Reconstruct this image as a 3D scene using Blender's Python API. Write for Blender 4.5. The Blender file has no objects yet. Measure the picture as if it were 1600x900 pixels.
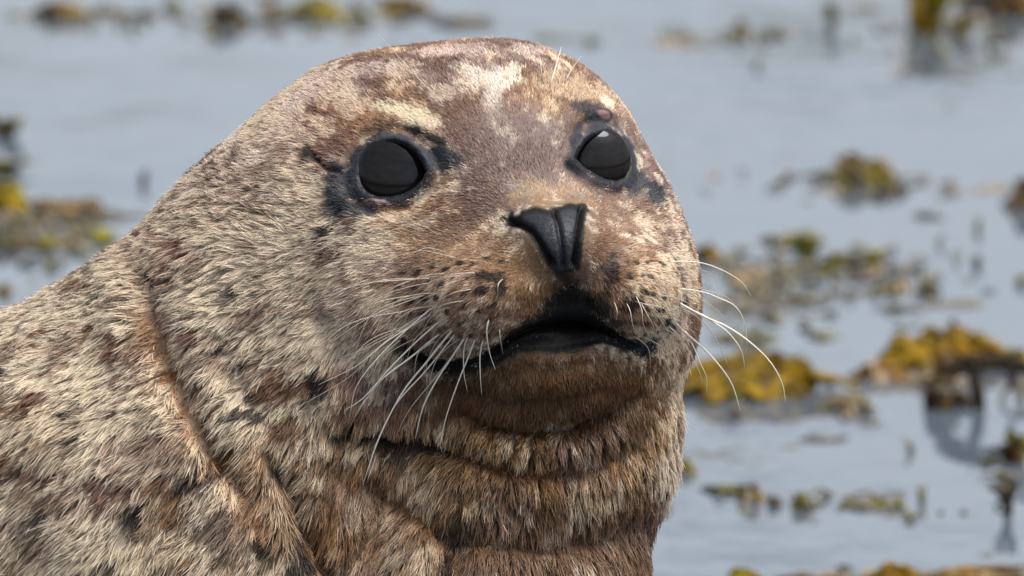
import bpy, math, random, time
import numpy as np
from mathutils import Vector, Matrix

T0 = time.time()
random.seed(7)
RNG = np.random.default_rng(11)
scene = bpy.context.scene
R = math.radians

# ------------------------------------------------------------------ camera
PITCH = R(9.0)            # the camera looks a little down on the water
DIST = 9.0                # metres from lens to the seal's head
S = 0.00035               # metres per design unit (the seal is designed in small units)
HEAD_H = 0.45             # height of the head's centre above the water
FWD = Vector((0, math.cos(PITCH), -math.sin(PITCH)))
UP = Vector((0, math.sin(PITCH), math.cos(PITCH)))
RIGHT = Vector((1, 0, 0))
HEAD = Vector((0, 0, HEAD_H))
CAM = HEAD - FWD * DIST
cam_data = bpy.data.cameras.new('camera')
cam = bpy.data.objects.new('camera', cam_data)
scene.collection.objects.link(cam)
cam.location = CAM
cam.rotation_euler = (math.pi / 2 - PITCH, 0, 0)
cam_data.sensor_width = 36
cam_data.lens = 36 * DIST / (1600 * S)
cam_data.clip_start = 0.1
cam_data.clip_end = 3000
cam_data.dof.use_dof = True
cam_data.dof.focus_distance = DIST - 0.075
cam_data.dof.aperture_fstop = 17
scene.camera = cam
scene.render.resolution_x = 1024
scene.render.resolution_y = 576

# ------------------------------------------------------------------ sky and sun (bright overcast)
SUN_EL, SUN_AZ = R(66), R(120)      # azimuth from +Y (away from the camera) towards +X
world = bpy.data.worlds.new('World')
scene.world = world
world.use_nodes = True
wn = world.node_tree
wn.nodes.clear()
sky = wn.nodes.new('ShaderNodeTexSky')
sky.sky_type = 'NISHITA'
sky.sun_disc = False
sky.sun_elevation = SUN_EL
sky.sun_rotation = SUN_AZ
sky.air_density = 1.0
sky.dust_density = 4.0
sky.ozone_density = 1.0
whsv = wn.nodes.new('ShaderNodeHueSaturation')
whsv.inputs['Saturation'].default_value = 0.38
bg = wn.nodes.new('ShaderNodeBackground')
bg.inputs['Strength'].default_value = 0.15
wo = wn.nodes.new('ShaderNodeOutputWorld')
wn.links.new(sky.outputs[0], whsv.inputs['Color'])
# high thin cloud: soft bright and dull patches over the whole sky
wtc = wn.nodes.new('ShaderNodeTexCoord')
wmp = wn.nodes.new('ShaderNodeMapping'); wmp.inputs['Scale'].default_value = (1.0, 1.0, 3.0)
wnz = wn.nodes.new('ShaderNodeTexNoise'); wnz.inputs['Scale'].default_value = 3.2; wnz.inputs['Detail'].default_value = 5
wmr = wn.nodes.new('ShaderNodeMapRange')
wmr.inputs['From Min'].default_value = .35; wmr.inputs['From Max'].default_value = .68
wmr.inputs['To Min'].default_value = .82; wmr.inputs['To Max'].default_value = 1.25
wmul = wn.nodes.new('ShaderNodeVectorMath'); wmul.operation = 'SCALE'
wn.links.new(wtc.outputs['Generated'], wmp.inputs[0]); wn.links.new(wmp.outputs[0], wnz.inputs['Vector'])
wn.links.new(wnz.outputs[0], wmr.inputs[0]); wn.links.new(wmr.outputs[0], wmul.inputs['Scale'])
wn.links.new(whsv.outputs[0], wmul.inputs[0]); wn.links.new(wmul.outputs[0], bg.inputs['Color'])
wn.links.new(bg.outputs[0], wo.inputs[0])
sd = bpy.data.lights.new('sun', 'SUN')
sd.energy = 2.2
sd.angle = R(30)
sd.color = (1.0, 0.95, 0.87)
sun = bpy.data.objects.new('sun', sd)
scene.collection.objects.link(sun)
sdir = Vector((math.sin(SUN_AZ) * math.cos(SUN_EL), math.cos(SUN_AZ) * math.cos(SUN_EL), math.sin(SUN_EL)))
sun.rotation_euler = sdir.to_track_quat('Z', 'Y').to_euler()
sun.location = (0, 0, 6)
scene.view_settings.view_transform = 'Standard'
scene.view_settings.look = 'None'
scene.view_settings.exposure = 0.56
scene.view_settings.gamma = 1.0

# ------------------------------------------------------------------ helpers
MD = np.array([[RIGHT.x, RIGHT.y, RIGHT.z], [-UP.x, -UP.y, -UP.z], [-FWD.x, -FWD.y, -FWD.z]]) * S

def to_world(p):
    """design coordinates (x right, y down, z towards the viewer; head plane z=0) -> metres"""
    q = np.array(p, dtype=np.float64) - np.array([800.0, 450.0, 0.0])
    return q @ MD + np.array([HEAD.x, HEAD.y, HEAD.z])

def at_water(px, py, h=0.0):
    """place on the water surface (height h) along the direction of a picture point"""
    d = FWD * DIST + RIGHT * ((px - 800) * S) - UP * ((py - 450) * S)
    t = (h - CAM.z) / d.z
    return CAM + d * t

def link(o, parent=None):
    scene.collection.objects.link(o)
    if parent is not None:
        o.parent = parent
    return o

def tag(o, label=None, cat=None, group=None, kind=None):
    if label: o['label'] = label
    if cat: o['category'] = cat
    if group: o['group'] = group
    if kind: o['kind'] = kind
    return o

def smooth(me):
    me.polygons.foreach_set('use_smooth', np.ones(len(me.polygons), dtype=bool))

def mesh_np(name, verts, faces):
    """faces: (n,3) or (n,4) int array"""
    me = bpy.data.meshes.new(name)
    verts = np.asarray(verts, np.float32); faces = np.asarray(faces, np.int32)
    k = faces.shape[1]
    me.vertices.add(len(verts)); me.vertices.foreach_set('co', verts.ravel())
    me.loops.add(faces.size); me.loops.foreach_set('vertex_index', faces.ravel())
    me.polygons.add(len(faces)); me.polygons.foreach_set('loop_start', np.arange(0, faces.size, k, dtype=np.int32))
    me.update(calc_edges=True)
    return me

# value noise
_perm = RNG.random(1 << 16).astype(np.float32)
def _h(ix, iy, iz):
    h = (ix * 73856093) ^ (iy * 19349663) ^ (iz * 83492791)
    h = (h ^ (h >> 13)) * 1274126177
    return _perm[(h ^ (h >> 16)) & 0xFFFF]
def noise(p, scale, seed=0):
    q = p / scale + seed * 17.31
    f = np.floor(q).astype(np.int64); t = (q - f); t = t * t * (3 - 2 * t)
    r = 0
    for dx in (0, 1):
        wx = t[:, 0] if dx else 1 - t[:, 0]
        for dy in (0, 1):
            wy = t[:, 1] if dy else 1 - t[:, 1]
            for dz in (0, 1):
                wz = t[:, 2] if dz else 1 - t[:, 2]
                r = r + wx * wy * wz * _h(f[:, 0] + dx, f[:, 1] + dy, f[:, 2] + dz)
    return r
def fbm(p, scale, seed=0, octv=3):
    r = 0; a = 1; tot = 0
    for i in range(octv):
        r = r + a * noise(p, scale / 2 ** i, seed + i); tot += a; a *= 0.55
    return r / tot
def sstep(a, b, x):
    t = np.clip((x - a) / (b - a), 0, 1)
    return t * t * (3 - 2 * t)

# 2-D distances
def seg_dist(p, pts):
    """distance to polyline and normalised position along it"""
    best = np.full(len(p), 1e9); tt = np.zeros(len(p)); n = len(pts) - 1
    for i in range(n):
        a = np.array(pts[i], float); b = np.array(pts[i + 1], float); ab = b - a
        t = np.clip(((p - a) @ ab) / (ab @ ab), 0, 1)
        d = np.hypot(*(p - a - t[:, None] * ab).T)
        m = d < best
        best[m] = d[m]; tt[m] = (i + t[m]) / n
    return best, tt
def poly_sd(p, pts):
    """signed distance to polygon, negative inside"""
    d, _ = seg_dist(p, list(pts) + [pts[0]])
    inside = np.zeros(len(p), bool)
    x, y = p[:, 0], p[:, 1]; n = len(pts)
    for i in range(n):
        x0, y0 = pts[i]; x1, y1 = pts[(i + 1) % n]
        if y0 == y1: continue
        c = ((y0 > y) != (y1 > y)) & (x < (x1 - x0) * (y - y0) / (y1 - y0) + x0)
        inside ^= c
    return np.where(inside, -d, d)

# ------------------------------------------------------------------ the seal: measured outlines
EYE_L = [(565, 275), (568, 256), (576, 243), (588, 234), (604, 229), (620, 228), (637, 233), (650, 243), (659, 256),
         (665, 270), (660, 281), (648, 293), (632, 302), (612, 307), (592, 307), (576, 300), (568, 289)]
EYE_R = [(901, 250), (906, 238), (914, 226), (926, 217), (940, 213), (954, 215), (965, 223), (973, 236), (978, 252),
         (978, 266), (973, 277), (962, 282), (948, 280), (932, 273), (914, 262)]
NOSE = [(812, 348), (820, 338), (836, 333), (852, 337), (864, 342), (875, 332), (888, 328), (903, 332),
        (904, 343), (902, 370), (899, 400), (897, 414), (885, 420), (872, 418), (857, 403), (846, 386), (836, 368), (822, 355)]
NOSTRIL_L = [(797, 347), (815, 352), (831, 362), (842, 378), (851, 394), (862, 410)]
NOSTRIL_R = [(905, 330), (903, 350), (899, 372), (897, 398), (893, 412)]
SEPTUM = [(865, 336), (871, 352), (874, 372), (877, 392), (878, 414)]
LIPS = [(640, 545), (676, 560), (713, 564), (751, 557), (778, 541), (796, 522), (827, 506), (864, 502), (921, 503),
        (951, 511), (978, 530), (1000, 540), (1017, 534), (1014, 548), (1001, 556), (978, 544), (940, 534), (902, 540),
        (864, 546), (842, 544), (812, 545), (778, 562), (744, 580), (694, 580), (657, 562)]
MOUTH = [(642, 550), (676, 563), (713, 567), (751, 560), (778, 544), (796, 525), (827, 510), (864, 506), (921, 507),
         (951, 514), (978, 533), (1003, 545)]
PHILTRUM = [(812, 510), (838, 488), (850, 462), (868, 448), (884, 438), (904, 440), (926, 460), (944, 488), (962, 522), (900, 525)]

# ------------------------------------------------------------------ the seal: signed distance field
def ell(p, c, r, rot=None):
    q = p - np.array(c, float)
    if rot is not None:
        ca, sa = math.cos(rot), math.sin(rot)
        q = np.stack([q[:, 0] * ca + q[:, 1] * sa, -q[:, 0] * sa + q[:, 1] * ca, q[:, 2]], 1)
    r = np.array(r, float)
    k0 = np.linalg.norm(q / r, axis=1); k1 = np.linalg.norm(q / (r * r), axis=1) + 1e-9
    return k0 * (k0 - 1) / k1
def rcone(p, a, b, ra, rb):
    a = np.array(a, float); b = np.array(b, float); ab = b - a
    t = np.clip(((p - a) @ ab) / (ab @ ab), 0, 1)
    return np.linalg.norm(p - a - t[:, None] * ab, axis=1) - (ra + (rb - ra) * t)
def smin(a, b, k):
    h = np.clip(0.5 + 0.5 * (b - a) / k, 0, 1)
    return b + (a - b) * h - k * h * (1 - h)

def sdf(p):
    d = ell(p, (772, 318, 0), (252, 256, 245))                     # skull
    d = smin(d, ell(p, (625, 320, -80), (250, 240, 230)), 70)      # back of the skull
    d = smin(d, ell(p, (610, 450, 10), (170, 190, 190)), 90)       # left cheek
    d = smin(d, ell(p, (950, 465, 20), (143, 205, 185)), 70)       # right cheek
    d = smin(d, ell(p, (868, 385, 225), (88, 72, 130)), 70)        # snout
    d = smin(d, ell(p, (790, 458, 190), (130, 92, 138)), 45)       # left whisker pad
    d = smin(d, ell(p, (968, 455, 180), (92, 92, 130)), 40)        # right whisker pad
    d = smin(d, ell(p, (865, 580, 150), (150, 80, 125)), 45)       # chin
    d = smin(d, ell(p, (872, 650, 50), (184, 92, 150)), 50)        # throat rolls
    d = smin(d, ell(p, (838, 725, 20), (205, 120, 170)), 50)
    d = smin(d, rcone(p, (815, 700, -20), (640, 1350, -60), 205, 350), 70)    # front of the neck
    d = smin(d, rcone(p, (640, 440, -120), (255, 835, -260), 305, 400), 90)   # neck
    d = smin(d, ell(p, (424, 412, -110), (275, 162, 200), -0.78), 100)        # nape
    d = smin(d, rcone(p, (260, 850, -260), (-500, 1190, -700), 400, 520), 120)
    d = smin(d, rcone(p, (-500, 1190, -700), (-1500, 1500, -1900), 520, 430), 160)
    d = smin(d, rcone(p, (-1500, 1500, -1900), (-2300, 1560, -2900), 430, 130), 120)
    d = smin(d, rcone(p, (420, 900, -80), (300, 1150, -100), 240, 300), 80)    # breast
    return d

def sdf_grad(p, e=2.0):
    g = np.empty_like(p)
    for k in range(3):
        o = np.zeros(3); o[k] = e
        g[:, k] = sdf(p + o) - sdf(p - o)
    return g / (np.linalg.norm(g, axis=1, keepdims=True) + 1e-9)

def surface_nets(lo, hi, h):
    ax = [np.arange(lo[k], hi[k] + h, h) for k in range(3)]
    n = [len(a) for a in ax]
    F = np.empty(n, np.float32)
    Y, Z = np.meshgrid(ax[1], ax[2], indexing='ij')
    YZ = np.stack([np.zeros(Y.size), Y.ravel(), Z.ravel()], 1)
    for i in range(n[0]):
        YZ[:, 0] = ax[0][i]
        F[i] = sdf(YZ).reshape(n[1], n[2])
    sg = F < 0
    c = np.zeros([m - 1 for m in n], np.int8)
    for dx in (0, 1):
        for dy in (0, 1):
            for dz in (0, 1):
                c += sg[dx:n[0] - 1 + dx, dy:n[1] - 1 + dy, dz:n[2] - 1 + dz]
    act = (c > 0) & (c < 8)
    idx = -np.ones(act.shape, np.int64)
    cells = np.argwhere(act); idx[act] = np.arange(len(cells))
    V = np.array(lo, float) + (cells + 0.5) * h
    Q = []
    for a in range(3):
        sl0 = [slice(1, n[k] - 1) for k in range(3)]; sl1 = list(sl0)
        sl0[a] = slice(0, n[a] - 1); sl1[a] = slice(1, n[a])
        s0 = sg[tuple(sl0)]; s1 = sg[tuple(sl1)]
        e = np.argwhere(s0 != s1); inside = s0[tuple(e.T)]
        e = e + np.array([0 if k == a else 1 for k in range(3)])
        b, cc = (a + 1) % 3, (a + 2) % 3
        ob = np.zeros(3, int); ob[b] = 1; oc = np.zeros(3, int); oc[cc] = 1
        q = np.stack([idx[tuple((e - ob - oc).T)], idx[tuple((e - oc).T)], idx[tuple(e.T)], idx[tuple((e - ob).T)]], 1)
        q[~inside] = q[~inside][:, ::-1]
        Q.append(q)
    return V, np.concatenate(Q)

def project(V, it=3):
    for _ in range(it):
        d = sdf(V); g = sdf_grad(V)
        V = V - g * np.clip(d, -8, 8)[:, None]
    return V

def subdivide(V, Q, mask=None):
    """split the quads of the mask in four (midpoints shared)"""
    if mask is None: mask = np.ones(len(Q), bool)
    A = Q[mask]; rest = Q[~mask]
    E = np.stack([A, np.roll(A, -1, 1)], 2).reshape(-1, 2); E = np.sort(E, 1)
    key = E[:, 0].astype(np.int64) * (len(V) + 1) + E[:, 1]
    u, first, inv = np.unique(key, return_index=True, return_inverse=True)
    mid = V[E[first]].mean(1)
    n0 = len(V); em = (n0 + inv).reshape(-1, 4)
    fc = n0 + len(u) + np.arange(len(A))
    V2 = np.concatenate([V, mid, V[A].mean(1)])
    out = [np.stack([A[:, k], em[:, k], fc, em[:, (k - 1) % 4]], 1) for k in range(4)]
    return V2, np.concatenate(out + ([rest] if len(rest) else []))

# creases: (polyline, depth, half width)
CREASES = [
    ([(196, 385), (232, 440), (243, 500), (260, 550), (283, 600), (300, 640), (330, 685), (362, 728), (400, 775), (430, 830)], 24, 24),
    ([(420, 690), (436, 720), (452, 745), (470, 790), (485, 830), (502, 872), (530, 905), (560, 960)], 26, 20),
    ([(706, 634), (750, 660), (815, 674), (860, 676), (903, 669), (964, 643), (1010, 600)], 28, 12),
    ([(500, 660), (531, 680), (575, 680), (645, 684), (706, 697), (772, 722), (837, 737), (881, 737), (947, 715), (1012, 685)], 14, 15),
    ([(560, 735), (600, 765), (671, 810), (693, 840), (706, 866), (708, 920)], 15, 22),
    ([(700, 604), (780, 625), (880, 622), (960, 600)], 8, 10),
    ([(690, 830), (760, 840), (860, 850), (960, 830), (1030, 790)], 14, 22),
    ([(487, 235), (500, 252), (518, 264), (540, 272)], 9, 6),
    ([(548, 316), (536, 328), (528, 345), (516, 366)], 10, 6),
    ([(480, 420), (500, 500), (560, 580), (620, 640)], 10, 26),
    ([(330, 500), (370, 590), (430, 660)], 8, 24),
]

def sculpt(P, N):
    """fine relief on the front of the head; P on the smooth surface, N its normals"""
    xy = P[:, :2]
    front = sstep(-0.05, 0.25, N[:, 2])
    D = np.zeros(len(P))
    D += (fbm(P, 150, 3) - 0.5) * 16 * sstep(700, 350, P[:, 0])      # loose skin of neck and body
    D += (fbm(P, 55, 5) - 0.5) * 7 * sstep(640, 420, P[:, 0])
    for pts, dep, w in CREASES:
        d, t = seg_dist(xy, pts)
        fade = np.clip(np.sin(np.pi * np.clip(t, 0.0, 1.0)) * 1.5, 0, 1)
        D += (-dep * np.exp(-(d / w) ** 2) + 0.16 * dep * np.exp(-((d - 2.3 * w) / (1.3 * w)) ** 2)) * fade * front
    V = P + N * D[:, None]
    # nose pads, nostrils
    ns = poly_sd(xy, NOSE)
    a = np.exp(-np.clip(ns, 0, None) ** 2 / 300) * 4
    for pts, dep, w in ((NOSTRIL_L, 16, 5.0), (NOSTRIL_R, 14, 4.0), (SEPTUM, 9, 4.0)):
        d, t = seg_dist(xy, pts)
        a = a - dep * np.exp(-(d / w) ** 2)
    V += N * (a * front)[:, None]
    # mouth slit, lips
    d, t = seg_dist(xy, MOUTH)
    open_ = 0.2 + 0.8 * np.exp(-((xy[:, 0] - 870) / 90) ** 2)
    V[:, 2] -= 40 * open_ * np.exp(-(d / (4.5 + 3 * open_)) ** 2) * front
    ls = poly_sd(xy, LIPS)
    V[:, 2] -= 6 * sstep(4, -6, ls) * front
    below = (xy[:, 1] > 560)
    V[:, 2] += 8 * np.exp(-((ls - 14) / 12) ** 2) * front
    # philtrum hollow
    ps = poly_sd(xy, PHILTRUM)
    V[:, 2] -= 14 * sstep(10, -16, ps) * front
    # eyes: lids and sockets
    for pts, nrm in ((EYE_L, (-0.12, -0.12, 1.0)), (EYE_R, (0.28, -0.15, 1.0))):
        nv = np.array(nrm) / np.linalg.norm(nrm)
        es = poly_sd(xy, pts) + 1.0
        lid = (5 + 4 * sstep(290, 240, xy[:, 1])) * np.exp(-((es - 10) / 8) ** 2) - 5 * np.exp(-((es - 26) / 9) ** 2) * (.3 + noise(P, 30, 8)) + 4 * np.exp(-((es - 44) / 14) ** 2)
        hole = -60 * sstep(3.0, -3.0, es)
        V += nv * ((lid + hole) * front)[:, None]
    # brows and the pale bump over the right eye
    for c, r, hgt in (((938, 184), (17, 9), 9), ((620, 200), (70, 22), 5), ((930, 170), (60, 18), 4)):
        q = ((xy - np.array(c)) / np.array(r))
        V += N * (hgt * np.exp(-(q ** 2).sum(1)) * front)[:, None]
    for c, r, hgt in (((715, 470), (95, 58), 12), ((812, 450), (50, 50), 6), ((985, 462), (48, 56), 8)):
        q = ((xy - np.array(c)) / np.array(r))
        V += N * (hgt * np.exp(-(q ** 2).sum(1)) * front)[:, None]
    return V

print('build field', time.time() - T0)
V, Q = surface_nets((-2480, 20, -3100), (1180, 1960, 420), 24.0)
V = project(V)
V, Q = subdivide(V, Q, (V[Q].mean(1)[:, 0] > -420) & (V[Q].mean(1)[:, 1] < 1150))
V = project(V)
for lim in (( -60, 1010, -180), (470, 780, -50)):
    c = V[Q].mean(1)
    V, Q = subdivide(V, Q, (c[:, 0] > lim[0]) & (c[:, 1] < lim[1]) & (c[:, 2] > lim[2]))
    V = project(V, 2)
cn = sdf_grad(V[Q].mean(1)); c = V[Q].mean(1)
fm = np.zeros(len(Q), bool)
for pts, m in ((EYE_L, 26), (EYE_R, 24), (NOSE, 12), (LIPS, 12), (PHILTRUM, 6)):
    fm |= (poly_sd(c[:, :2], pts) < m)
fm &= (cn[:, 2] > 0.05) & (c[:, 2] > 0)
V, Q = subdivide(V, Q, fm)
V = project(V, 2)
NRM = sdf_grad(V)
SM = V.copy()                                   # the smooth surface, kept for lookups
V = sculpt(V, NRM)
print('verts', len(V), 'quads', len(Q), time.time() - T0)

# ------------------------------------------------------------------ coat pattern (colour of the animal, with some light and shade painted in)
def c8(r, g, b):
    f = lambda v: ((v / 255 + 0.055) / 1.055) ** 2.4 if v > 10 else v / 255 / 12.92
    return np.array([f(r), f(g), f(b)])
CREAM, TAN, BROWN, MAUVE, DARK = c8(246, 232, 208), c8(180, 149, 120), c8(116, 90, 78), c8(156, 136, 128), c8(34, 28, 30)
RUST, OLIVE, BLACK, SKIN = c8(150, 100, 48), c8(150, 124, 76), c8(13, 12, 12), c8(52, 56, 64)

def mix(a, b, t):
    return a * (1 - t[:, None]) + b * t[:, None]

# hand placed patches: x, y, rx, ry, angle, colour, strength
PATCHES = [
    (776, 130, 36, 12, -6, c8(250, 244, 232), 1.0), (771, 152, 13, 34, 0, c8(250, 244, 232), 0.95), (742, 116, 24, 9, 20, c8(246, 238, 224), .8), (800, 118, 20, 10, -30, c8(248, 240, 226), .8),
    (640, 180, 44, 13, 16, c8(240, 230, 202), .8), (600, 173, 26, 9, 10, c8(236, 226, 200), .6), (478, 150, 40, 16, -30, c8(232, 218, 208), .7), (448, 195, 16, 36, 20, c8(230, 216, 204), .6), (600, 110, 50, 10, -10, c8(222, 206, 196), .6), (700, 82, 60, 8, -4, c8(222, 206, 198), .6), (840, 82, 40, 8, 4, c8(214, 198, 190), .5), (690, 150, 30, 12, 20, c8(232, 220, 200), .5),
    (890, 138, 60, 18, 16, c8(220, 200, 172), .5), (980, 160, 30, 30, 20, c8(206, 180, 146), .4),
    (820, 245, 74, 60, 0, c8(160, 144, 140), .7), (790, 190, 45, 26, 0, c8(144, 122, 114), .6), (830, 290, 50, 18, 0, c8(160, 140, 132), .6),
    (430, 215, 46, 70, 30, c8(150, 124, 116), .55), (350, 300, 60, 50, 30, c8(148, 120, 112), .5), (250, 380, 70, 40, 20, c8(150, 122, 112), .45), (520, 130, 60, 26, -20, c8(156, 132, 126), .5),
    (470, 230, 12, 26, 20, c8(236, 222, 208), .8), (400, 250, 26, 12, -30, c8(232, 216, 204), .7), (370, 210, 22, 9, -35, c8(232, 218, 208), .7), (430, 300, 14, 30, 10, c8(236, 222, 204), .7), (300, 300, 30, 9, -40, c8(230, 214, 204), .6),
    (380, 390, 14, 34, 0, c8(238, 224, 204), .7), (450, 420, 16, 44, -10, c8(240, 228, 206), .7), (540, 470, 18, 50, -16, c8(240, 228, 206), .7), (500, 520, 20, 40, -20, c8(238, 226, 204), .6), (575, 400, 12, 44, -6, c8(238, 226, 204), .7),
    (510, 420, 12, 20, -10, c8(120, 84, 58), .7), (560, 440, 10, 22, -10, c8(124, 90, 68), .7), (480, 470, 12, 24, -14, c8(126, 96, 78), .6), (420, 470, 14, 26, 0, c8(130, 100, 84), .6),
    (560, 190, 50, 28, 20, c8(136, 94, 68), .5), (498, 205, 30, 50, 20, c8(140, 100, 74), .5),
    (730, 345, 90, 34, -14, c8(156, 132, 116), .55), (700, 300, 40, 16, -10, c8(150, 128, 116), .4),
    (850, 300, 60, 14, 0, c8(190, 164, 130), .6), (862, 320, 56, 11, 0, c8(166, 136, 104), .9), (916, 380, 16, 40, 0, c8(150, 118, 86), .7), (825, 395, 20, 30, 0, c8(150, 116, 80), .7),
    (700, 455, 100, 62, -6, c8(190, 164, 136), .6), (770, 440, 60, 40, 0, c8(160, 128, 94), .5), (880, 462, 90, 52, 0, c8(112, 82, 54), .85), (815, 425, 52, 36, 0, c8(158, 122, 80), .7),
    (780, 500, 80, 30, -8, c8(132, 98, 68), .6), (690, 535, 60, 22, 10, c8(120, 86, 62), .55),
    (940, 370, 34, 40, 0, c8(160, 130, 98), .6), (1000, 340, 50, 28, 20, c8(170, 142, 116), .6), (985, 440, 42, 60, 0, c8(150, 118, 86), .6), (945, 405, 20, 34, -10, c8(96, 66, 50), .6),
    (980, 515, 50, 26, 0, c8(110, 80, 54), .6), (970, 575, 80, 34, 0, c8(104, 76, 48), .7),
    (862, 602, 170, 58, 0, c8(80, 55, 30), .92), (862, 608, 165, 50, 0, c8(74, 52, 28), .92), (870, 578, 100, 20, 0, c8(44, 32, 18), .8), (720, 620, 60, 30, 20, c8(96, 70, 50), .6),  # brown chin, darkened further to paint in its shade
    (860, 690, 150, 20, 0, c8(130, 100, 62), .5), (940, 620, 60, 24, -20, c8(90, 64, 40), .6),
    (760, 800, 160, 70, 8, c8(112, 84, 52), .6), (900, 830, 130, 90, 0, c8(130, 102, 68), .5), (880, 765, 120, 20, 0, c8(120, 92, 56), .5),
    (520, 800, 40, 60, 20, c8(120, 78, 40), .6), (610, 800, 90, 22, 35, c8(200, 178, 160), .5), (560, 860, 70, 50, 20, c8(128, 96, 60), .5),
]
BIAS = [(800, 230, 130, 90, .05), (620, 110, 200, 60, -.01), (780, 110, 130, 50, .035), (900, 130, 80, 50, .03), (640, 150, 60, 40, .03), (430, 180, 80, 50, -.05), (450, 450, 150, 120, -.05), (150, 520, 200, 90, -.03),
        (1060, 420, 40, 120, -.12), (620, 430, 80, 60, -.02), (870, 470, 150, 80, .03), (1040, 640, 40, 120, -.10), (560, 210, 90, 60, .02), (330, 330, 90, 70, .03), (540, 400, 80, 90, -.07), (150, 800, 300, 120, -.02)]  # cream right cheek; right edge biased paler to paint in the rim light
SPOTS_DARK = [  # x, y, rx, ry, angle
    (803, 347, 14, 6, 10), (800, 338, 8, 6, 30), (910, 335, 6, 10, 0), (878, 428, 12, 12, 0),
    (770, 436, 18, 6, 10), (790, 446, 7, 12, 0), (760, 452, 10, 5, -20), (640, 545, 26, 8, 25), (950, 425, 8, 20, 10),
    (985, 465, 14, 6, 10), (940, 470, 8, 16, -15), (960, 500, 12, 8, 20),
    (20, 578, 22, 4, -5), (118, 642, 12, 7, 10), (137, 674, 12, 7, 10), (86, 792, 9, 9, 0), (180, 865, 20, 5, -10),
    (225, 795, 10, 20, 20), (320, 735, 26, 9, 0), (398, 640, 28, 8, 10), (400, 612, 8, 8, 0), (500, 585, 14, 16, -30),
    (545, 665, 22, 14, 0), (440, 725, 16, 20, 0), (465, 800, 10, 30, 10), (700, 880, 14, 30, 0), (720, 810, 36, 18, -15),
    (510, 600, 9, 16, 30), (488, 612, 12, 6, 20), (360, 420, 10, 5, -10), (372, 455, 8, 14, 0), (350, 545, 14, 5, 0), (395, 560, 14, 5, 10),
    (240, 425, 14, 7, 30), (640, 690, 60, 12, 5), (590, 680, 20, 10, 0), (895, 640, 8, 6, 0),
    (1040, 500, 8, 5, 0), (1060, 470, 7, 4, 0), (490, 235, 5, 14, 10), (655, 208, 16, 5, 20),
    (690, 225, 20, 6, 30), (470, 870, 20, 18, 0), (420, 838, 20, 16, 0),
    (535, 335, 6, 22, 25), (524, 356, 6, 18, 30), (545, 312, 8, 14, 10), (508, 254, 16, 4, 38), (492, 240, 5, 14, -10),
]
for _r in range(6):
    for _c in range(8):
        SPOTS_DARK.append((790 - 21 * _c - 5 * _r + 3 * math.sin(_c * 5 + _r), 408 + 21 * _r + 2.5 * _c + 3 * math.cos(_c * 3 + _r), 5.0, 3.2, -10))
        if _c < 6: SPOTS_DARK.append((938 + 17 * _c + 3 * _r + 3 * math.sin(_c * 4 + _r), 415 + 20 * _r + 3 * math.cos(_c * 7 + _r), 4.2, 3.4, 10))

def blob(xy, x, y, rx, ry, ang):
    a = R(ang); ca, sa = math.cos(a), math.sin(a)
    q = xy - np.array([x, y])
    u = (q[:, 0] * ca + q[:, 1] * sa) / rx; v = (-q[:, 0] * sa + q[:, 1] * ca) / ry
    return np.hypot(u, v)

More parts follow.
